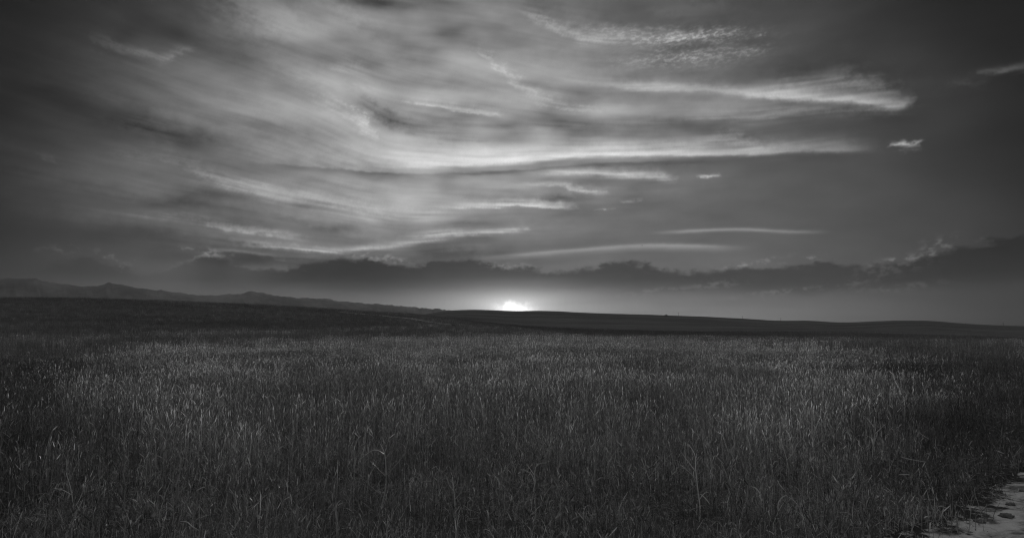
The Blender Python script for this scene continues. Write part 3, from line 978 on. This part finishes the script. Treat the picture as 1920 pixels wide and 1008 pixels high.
# middle distance: the tall stand thins out into darkened rough grass, at a distance that changes with direction
x, y = spots(46000, 22, 300, 1.7, amax=44)
share = stand_share(x, y)
dens = smooth(fbm(x / 9, y / 9, 3, .5, 152), -.5, .2)
r = np.hypot(x, y)
keep = off(x, y) & (rng.random(len(x)) < (.6 + .4 * dens) * share)
size = rng.uniform(.85, 1.2, len(x)) * (.92 + .12 * dens)
place("distant_grass", c_far, 8, x, y, keep, size, "even stand of grass running away to the dip before the hills", "grass", M_GRASS)
x, y = spots(70000, 18, 400, 1.35, amax=44)
r = np.hypot(x, y)
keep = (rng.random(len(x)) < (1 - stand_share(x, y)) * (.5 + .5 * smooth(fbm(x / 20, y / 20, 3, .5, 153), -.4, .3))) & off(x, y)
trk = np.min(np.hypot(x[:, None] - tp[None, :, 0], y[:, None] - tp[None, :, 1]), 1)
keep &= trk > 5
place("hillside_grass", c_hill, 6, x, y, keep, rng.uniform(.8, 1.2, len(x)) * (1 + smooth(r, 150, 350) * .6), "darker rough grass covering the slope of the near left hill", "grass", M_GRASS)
# short understory, litter and leafy weeds near the camera
x, y = spots(5200, 2.2, 16, amax=48)
keep = off(x, y, .0) & (rng.random(len(x)) < .75)
lit_ = rng.random(len(x)) < stand_share(x, y) * .75
place("dark_short_grass", c_shade, 8, x, y, keep & ~lit_, rng.uniform(.7, 1.2, len(x)), "short foreground grass darkened in colour to dim the bottom and sides", "grass", M_DIMGRASS)
place("short_grass", c_short, 8, x, y, keep & lit_, rng.uniform(.7, 1.2, len(x)), "short tangled grass between the tall stalks in the foreground", "grass", M_GRASS)
x, y = spots(3600, 2.2, 17, .9, 48)
keep = off(x, y, .5) & (fbm(x / 1.1, y / 1.1, 3, .5, 155) > -.15)
place("straw_litter", c_litter, 6, x, y, keep, rng.uniform(.7, 1.2, len(x)), "pale broken straw lying among the foreground grass", "straw", M_DRY)
x, y = spots(2600, 2.2, 17, .9, 48)
keep = off(x, y, .1) & (fbm(x / 1.6, y / 1.6, 3, .5, 157) > -.1)
place("leafy_weeds", c_leafy, 6, x, y, keep, rng.uniform(.6, 1.3, len(x)), "low leafy weeds growing between the foreground grass stalks", "weeds", M_LEAF)


def specks(b, r):
    for _ in range(9):
        q, a = 1.2 * math.sqrt(r.random()), r.uniform(0, 6.283)
        x, y, z = q * math.cos(a), q * math.sin(a), r.uniform(.02, .40)
        h = r.uniform(.003, .008)
        b.ear((x, y, z - h), (x + r.gauss(0, h * .4), y, z + h), h * .7, r.uniform(.6, 1.6))


c_speck = proto_collection("seed_tufts", [specks] * 5, M_DRY)
x, y = spots(620, 2.5, 26, amax=44)
place("seed_tufts", c_speck, 5, x, y, off(x, y, .3), rng.uniform(.7, 1.3, len(x)), "tiny pale seed tufts caught on the grass all over the near field", "seeds", M_DRY)


def crumbs(b, r):
    for _ in range(14):
        q, a = .30 * math.sqrt(r.random()), r.uniform(0, 6.283)
        x, y = q * math.cos(a), q * math.sin(a)
        h = r.uniform(.004, .016)
        b.ear((x - h, y + r.gauss(0, h), h * .3), (x + h, y, h * .8), h, r.uniform(.2, 1.0))


c_crumb = proto_collection("earth_crumbs", [crumbs] * 6, M_CRUMB)
x, y = spots(60000, 3.5, 22, amax=48)
pd = path_distance(x, y)
keep = (pd > -.3) & (pd < PATH_W) & (fbm(x / .8, y / .8, 3, .5, 170) > -.05)
place("earth_crumbs", c_crumb, 6, x, y, keep, rng.uniform(.5, 1.4, len(x)), "loose crumbs of earth and grit strewn over the dirt path", "grit", M_CRUMB)

# ================================================================ things one can point to
def tube(bm_v, bm_f, pts, radii, sides=5):
    """tapered tube along pts, appended to a vertex and a face list"""
    n0 = len(bm_v)
    P = [Vector(p) for p in pts]
    for i, p in enumerate(P):
        d = (P[min(i + 1, len(P) - 1)] - P[max(i - 1, 0)]).normalized()
        s = d.orthogonal().normalized(); q = d.cross(s)
        for j in range(sides):
            an = 2 * math.pi * j / sides
            bm_v.append(p + (s * math.cos(an) + q * math.sin(an)) * radii[i])
    for i in range(len(P) - 1):
        for j in range(sides):
            a, b = n0 + i * sides + j, n0 + i * sides + (j + 1) % sides
            bm_f.append((a, b, b + sides, a + sides))
    bm_f.append(tuple(range(n0 + sides - 1, n0 - 1, -1)))
    bm_f.append(tuple(range(n0 + (len(P) - 1) * sides, n0 + len(P) * sides)))


def curve_pts(pts, n=5):
    """Catmull-Rom through pts"""
    P = [Vector(p) for p in pts]
    P = [P[0] * 2 - P[1]] + P + [P[-1] * 2 - P[-2]]
    out = []
    for i in range(1, len(P) - 2):
        for k in range(n):
            t = k / n
            a, b, c, d = P[i - 1], P[i], P[i + 1], P[i + 2]
            out.append(0.5 * ((2 * b) + (c - a) * t + (2 * a - 5 * b + 4 * c - d) * t * t + (3 * b - a - 3 * c + d) * t ** 3))
    out.append(P[-2])
    return out


def empty(name, loc):
    o = bpy.data.objects.new(name, None)
    o.location = loc
    o.empty_display_size = .2
    col.objects.link(o)
    return o


def stand(base_px, tip_pxs, depth_spread=.05):
    """turns a drawing of a plant (photograph pixels) into points of a plant standing at its foot"""
    foot = seen_at(*base_px)
    foot.z = mesh_height(foot.x, foot.y)[0]
    a, e = direction(*base_px)
    sc = math.hypot(foot.x, foot.y) / FPX * 1.02
    right = Vector((math.cos(R(a)), -math.sin(R(a)), 0))
    fwd = Vector((math.sin(R(a)), math.cos(R(a)), 0))
    def conv(p, k=0.0):
        return right * ((p[0] - base_px[0]) * sc) + Vector((0, 0, (base_px[1] - p[1]) * sc)) + fwd * k
    return foot, conv


def dry_weed(base_px, stem, branches, radius, label, group="dry branching weeds in the foreground"):
    foot, conv = stand(base_px, None)
    root = empty("dry_weed", foot)
    tag(root, None, label, "weed", group)
    v, f = [], []
    c = curve_pts([conv(p) for p in stem])
    c[0] = c[0] - Vector((0, 0, .02))
    tube(v, f, c, [1.25 * radius * (1 - .6 * i / len(c)) for i in range(len(c))])
    mesh_obj("stem", v, f, M_DRY, root, attr=[1.9] * len(v))
    for br in branches:
        k = rnd.uniform(-.12, .12)
        v, f = [], []
        n = len(br)
        pp = [conv(p, k * i / (n - 1)) for i, p in enumerate(br)]
        c = curve_pts(pp)
        tube(v, f, c, [1.2 * radius * (.75 - .5 * i / len(c)) for i in range(len(c))], 4)
        # fine twigs at the tip
        d = (c[-1] - c[-2]).normalized()
        for _ in range(3):
            L = (c[-1] - c[0]).length * rnd.uniform(.2, .4)
            o_ = Vector((rnd.gauss(0, .5), rnd.gauss(0, .5), rnd.gauss(.2, .4)))
            s = c[rnd.randint(len(c) // 2, len(c) - 1)]
            tube(v, f, [s, s + (d + o_).normalized() * L * .6, s + (d * .8 + o_ * 1.4).normalized() * L], [radius * .3, radius * .22, radius * .12], 3)
        mesh_obj("branch", v, f, M_DRY, root, attr=[1.3] * len(v))
    return root


dry_weed((719, 962), [(719, 962), (717, 945), (722, 920), (723, 898), (722, 876), (719, 858), (712, 842)],
         [[(722, 898), (736, 882), (748, 868), (757, 852)], [(722, 898), (711, 888), (702, 878), (694, 872)], [(719, 860), (708, 853), (697, 853), (684, 862), (676, 868)],
          [(716, 930), (702, 918), (688, 903), (676, 888)], [(718, 925), (726, 938), (729, 944)]], .0050,
         "large dry weed forking into many bare branches, left of the middle in the foreground")
dry_weed((1003, 934), [(1003, 934), (1002, 920), (1003, 906), (1002, 893), (1004, 880), (1009, 872)],
         [[(1002, 893), (995, 884), (988, 876)], [(1005, 878), (1013, 870), (1022, 868)], [(1002, 905), (997, 893), (984, 886)]], .0052,
         "small pale dry weed with a short forked top, near the bottom middle")
dry_weed((1311, 984), [(1311, 984), (1313, 955), (1310, 925), (1307, 890), (1306, 865), (1296, 848)],
         [[(1306, 893), (1297, 882), (1284, 866)], [(1307, 905), (1296, 893), (1282, 880)], [(1313, 940), (1320, 932), (1327, 930)]], .0046,
         "tall thin dry weed leaning left, right of the middle at the bottom")
dry_weed((1634, 872), [(1634, 872), (1637, 845), (1641, 820), (1641, 795)],
         [[(1641, 822), (1650, 812), (1655, 806)], [(1640, 812), (1634, 803), (1631, 798)]], .0046,
         "slender dry weed standing alone in the darker grass towards the path")
dry_weed((1221, 930), [(1221, 930), (1219, 905), (1212, 885), (1206, 868)],
         [[(1216, 898), (1226, 888), (1236, 872)], [(1212, 885), (1204, 880), (1197, 872)]], .0042,
         "thin bent dry weed beside an upright bright leaf blade")
dry_weed((1480, 900), [(1480, 900), (1478, 875), (1473, 850), (1465, 825)],
         [[(1477, 868), (1486, 855), (1495, 835)], [(1474, 852), (1466, 846), (1462, 838)]], .0042,
         "dry weed with two straight forks behind the curled straw")
dry_weed((852, 985), [(852, 985), (853, 955), (851, 925), (848, 900)],
         [[(852, 940), (862, 925), (870, 905)], [(851, 925), (842, 915), (838, 902)]], .004,
         "low dry weed between the two palest forked weeds")
dry_weed((140, 984), [(140, 984), (137, 960), (134, 935), (126, 905)],
         [[(137, 962), (146, 945), (150, 935)], [(134, 938), (122, 930), (110, 926)]], .0042,
         "faint dry weed in the dark left corner of the field")


def straw(pts_px, width, label, tone=1.15, lift=.30):
    """a single bent straw blade with real thickness, held up in the grass"""
    mid = seen_at(*pts_px[0], lift=lift)
    a, e = direction(*pts_px[0])
    sc = math.hypot(mid.x, mid.y) / FPX
    right = Vector((math.cos(R(a)), -math.sin(R(a)), 0))
    c = curve_pts([right * ((p[0] - pts_px[0][0]) * sc) + Vector((0, rnd.uniform(-.02, .02), (pts_px[0][1] - p[1]) * sc)) for p in pts_px], 6)
    v, f = [], []
    n = len(c)
    w = [width * (0.35 + 1.0 * math.sin(math.pi * min(1, (i + .6) / n)) ** .7) for i in range(n)]
    w = [q * 1.0 for q in w]
    for i, p in enumerate(c):
        d = (c[min(i + 1, n - 1)] - c[max(i - 1, 0)]).normalized()
        s = d.cross(Vector((math.sin(R(a)), math.cos(R(a)), 0.2))).normalized()
        t_ = d.cross(s)
        v += [p + s * w[i], p + t_ * w[i] * .25, p - s * w[i], p - t_ * w[i] * .25]
    for i in range(n - 1):
        for j in range(4):
            q = i * 4
            f.append((q + j, q + (j + 1) % 4, q + 4 + (j + 1) % 4, q + 4 + j))
    f += [(3, 2, 1, 0), tuple(range(4 * n - 4, 4 * n))]
    o = mesh_obj("straw", v, f, M_DRY, attr=[tone] * len(v))
    o.location = mid + Vector((0, 0, lift))
    tag(o, None, label, "straw", "single pale straws in the foreground")
    return o


STRAWS = [
    ([(1457, 958), (1459, 944), (1465, 934), (1473, 929)], .0032, "curled pale straw hooking to the right, low in the right half"),
    ([(1428, 940), (1425, 926), (1419, 918), (1411, 915)], .0036, "pale straw arching to the left beside the right-hooked one"),
    ([(1174, 896), (1178, 884), (1184, 871)], .0040, "bright upright leaf blade, right of the middle"),
    ([(1118, 900), (1126, 896), (1134, 895)], .0032, "short bright straw lying level left of the upright leaf blade"),
    ([(784, 799), (792, 797), (800, 796)], .0030, "short level straw higher up the field above the large weed"),
    ([(792, 903), (800, 902), (809, 903)], .0030, "short level straw right of the large forked weed"),
    ([(337, 977), (346, 980), (356, 987), (366, 995)], .0030, "long arched straw at the bottom left of the field"),
    ([(137, 974), (142, 962), (149, 945)], .0032, "straight leaning straw in the dark bottom left corner"),
    ([(369, 919), (376, 916), (384, 916)], .0036, "short thick pale straw left of the large forked weed"),
    ([(474, 896), (478, 901), (480, 909)], .0036, "small pale straw hanging down, in the left third"),
    ([(1209, 868), (1214, 874), (1218, 882)], .0032, "thin bright straw just right of the upright leaf blade"),
    ([(1687, 855), (1700, 858), (1722, 860)], .0040, "long flat straw lying in the dark grass towards the path"),
    ([(1865, 843), (1871, 845), (1876, 847)], .0052, "tiny bright straw in the dark grass above the path"),
    ([(1314, 926), (1321, 932), (1328, 941)], .0036, "pale leaf hanging off the foot of the tall left-leaning weed"),
    ([(672, 962), (677, 975), (681, 988)], .0036, "pale leaf blade standing at the bottom left of the large weed"),
    ([(1684, 889), (1692, 888), (1701, 888)], .0034, "short faint straw below the long flat one near the path"),
    ([(928, 893), (935, 902), (941, 915)], .0034, "leaning pale blade between the large and the small weed"),
    ([(1722, 810), (1729, 815), (1735, 819)], .0034, "short straw slanting down to the right in the far right grass"),
    ([(1458, 900), (1464, 910), (1470, 918)], .0034, "slanting dark straw just above the curled pale one"),
    ([(1536, 828), (1528, 835), (1521, 843)], .0030, "thin straw slanting down left behind the forked weed"),
]
for s in STRAWS:
    straw(*s)

# --- clods on the path
def clod(px, py, size, label):
    p = seen_at(px, py)
    v, f = [], []
    bm = bmesh.new()
    bmesh.ops.create_icosphere(bm, subdivisions=3, radius=1)
    for w in bm.verts:
        n_ = float(fbm(np.array([w.co.x * 1.7 + px]), np.array([w.co.y * 1.7 + w.co.z + py]), 3, .6, 160)[0])
        k = 1 + .9 * n_
        w.co = Vector((w.co.x * k * size * 1.3, w.co.y * k * size, w.co.z * k * size * .7))
    me = bpy.data.meshes.new("earth_clod"); bm.to_mesh(me); bm.free()
    me.polygons.foreach_set('use_smooth', [True] * len(me.polygons))
    me.materials.append(M_CLOD)
    o = bpy.data.objects.new("earth_clod", me); col.objects.link(o)
    o.location = (p.x, p.y, mesh_height(p.x, p.y)[0] + .03)
    o.rotation_euler = (0, 0, R(rnd.uniform(-35, -10)))
    tag(o, None, label, "clod", "dark clods of earth on the dirt path")


M_CLOD = plain_material("damp_earth", 0.12, .95)
for c_ in [(1888, 975, .045, "largest dark clod of earth on the pale path, near the corner"), (1897, 952, .03, "dark clod just above the largest one on the path"),
           (1838, 985, .035, "dark clod at the grassy edge of the path"), (1916, 926, .022, "tiny clod at the right edge of the picture on the path")]:
    clod(*c_)

# --- poles along the ridge, each a post with crossarm and insulators
def pole(px, py, hgt, label):
    p = seen_at(px, py + 1.5, 500)
    root = empty("utility_pole", (p.x, p.y, mesh_height(p.x, p.y)[0] - .2))
    tag(root, None, label, "pole", "poles along the skyline of the right hill")
    v, f = [], []
    tube(v, f, [(0, 0, 0), (0, 0, hgt * .5), (0, 0, hgt)], [.16, .14, .11], 8)
    mesh_obj("post", v, f, M_DARK, root)
    v, f = [], []
    tube(v, f, [(-.9, 0, hgt - .5), (.9, 0, hgt - .5)], [.07, .07], 4)
    mesh_obj("crossarm", v, f, M_DARK, root)
    for sx in (-.8, 0, .8):
        v, f = [], []
        z0 = hgt - .44 if sx else hgt
        tube(v, f, [(sx, 0, z0), (sx, 0, z0 + .12), (sx, 0, z0 + .24)], [.03, .07, .04], 6)
        mesh_obj("insulator", v, f, M_DARK, root)


for c_ in [(1272, 591, 4.6, "utility pole standing just right of the lone bush on the ridge"), (1392, 597, 4.0, "second utility pole along the ridge, between the bush pole and the last pole"),
           (1464, 601, 4.0, "third utility pole on the ridge, where the skyline dips"), (1882, 609.5, 3.6, "faint last utility pole on the low ridge at the far right")]:
    pole(*c_)


def bush(px, py, w, h, dist_min, label, group=None):
    p = seen_at(px, py + 1.2, dist_min)
    root = empty("bush", (p.x, p.y, mesh_height(p.x, p.y)[0]))
    tag(root, None, label, "bush", group)
    v, f, t = [], [], []
    for k in range(3):
        an = k * 2.1
        tube(v, f, [(0, 0, -.2), (math.cos(an) * w * .12, math.sin(an) * w * .12, h * .35), (math.cos(an) * w * .3, math.sin(an) * w * .3, h * .7)], [.08 * h / 3, .05 * h / 3, .02], 5)
    mesh_obj("stem", v, f, M_DARK, root)
    v, f, t = [], [], []
    for k in range(900):
        u1, u2, u3 = rnd.uniform(-1, 1), rnd.uniform(-1, 1), rnd.random()
        if u1 * u1 + u2 * u2 > 1: continue
        hh = h * (.15 + .85 * u3) * (1 - .55 * (u1 * u1 + u2 * u2)) * (1 + .25 * math.sin(u1 * 5 + 1))
        c = Vector((u1 * w * .5, u2 * w * .5, hh))
        s = w * rnd.uniform(.03, .06)
        a = Vector((rnd.gauss(0, 1), rnd.gauss(0, 1), rnd.gauss(0, 1))).normalized() * s
        b = a.orthogonal().normalized() * s * .5
        n0 = len(v)
        v += [c - a, c + b, c + a, c - b]; f.append((n0, n0 + 1, n0 + 2, n0 + 3)); t += [rnd.uniform(.1, .6)] * 4
    mesh_obj("foliage", v, f, M_LEAF, root, attr=t, smooth_=False)


bush(1249, 591, 4.6, 1.9, 500, "lone low bush on the ridge right of the sun")
for px_, py_, w_, h_, lb in [(463, 573.5, 2.2, .8, "low bush leftmost of those on the near hill's skyline"), (505, 575.5, 1.6, .6, "small bush on the near hill's skyline right of the leftmost one"),
                             (562, 579, 1.8, .5, "flat bush midway along the near hill's skyline"), (600, 581.5, 2.0, .5, "bush where the near hill's skyline starts to fall"),
                             (684, 586.5, 1.6, .45, "tiny bush above the pale farm track")]:
    bush(px_, py_, w_, h_, 200, lb, "low bushes along the near hill's skyline")

# --- the bird over the right half
def bird(px, py, dist, span):
    a, e = direction(px, py)
    p = Vector((dist * math.sin(R(a)), dist * math.cos(R(a)), CAM_Z + dist * math.tan(R(e))))
    root = empty("bird", p)
    root.rotation_euler = (0, 0, R(25))
    tag(root, None, "tiny dark bird flying above the thin cloud streak on the right", "bird")
    v, f = [], []
    L = span * .55
    tube(v, f, [(0, -L * .5, .01), (0, -L * .3, 0), (0, 0, -.01), (0, L * .28, .005), (0, L * .40, .02), (0, L * .5, .015)], [.006, .03 * span / .4, .055 * span / .4, .042 * span / .4, .03 * span / .4, .004], 8)
    mesh_obj("body", v, f, M_BIRD, root)
    for s in (-1, 1):
        v = [(s * .02, .07, .01), (s * span * .25, .09, .09), (s * span * .5, .0, .05), (s * span * .28, -.04, .07), (s * .02, -.08, .01)]
        v = [Vector(q) for q in v]
        v2 = [q - Vector((0, 0, .012)) for q in v]
        n = 5
        f = [tuple(range(n)), tuple(range(2 * n - 1, n - 1, -1))] + [(i, i + n, (i + 1) % n + n, (i + 1) % n) for i in range(n)]
        mesh_obj("wing", v + v2, f, M_BIRD, root, smooth_=False)
    v = [Vector(q) for q in [(-.02, -L * .45, .012), (.02, -L * .45, .012), (.045, -L * .8, .012), (-.045, -L * .8, .012)]]
    v += [q - Vector((0, 0, .008)) for q in v]
    mesh_obj("tail", v, [(0, 1, 2, 3), (7, 6, 5, 4), (0, 4, 5, 1), (1, 5, 6, 2), (2, 6, 7, 3), (3, 7, 4, 0)], M_BIRD, root, smooth_=False)


bird(1204, 460, 170.0, .55)
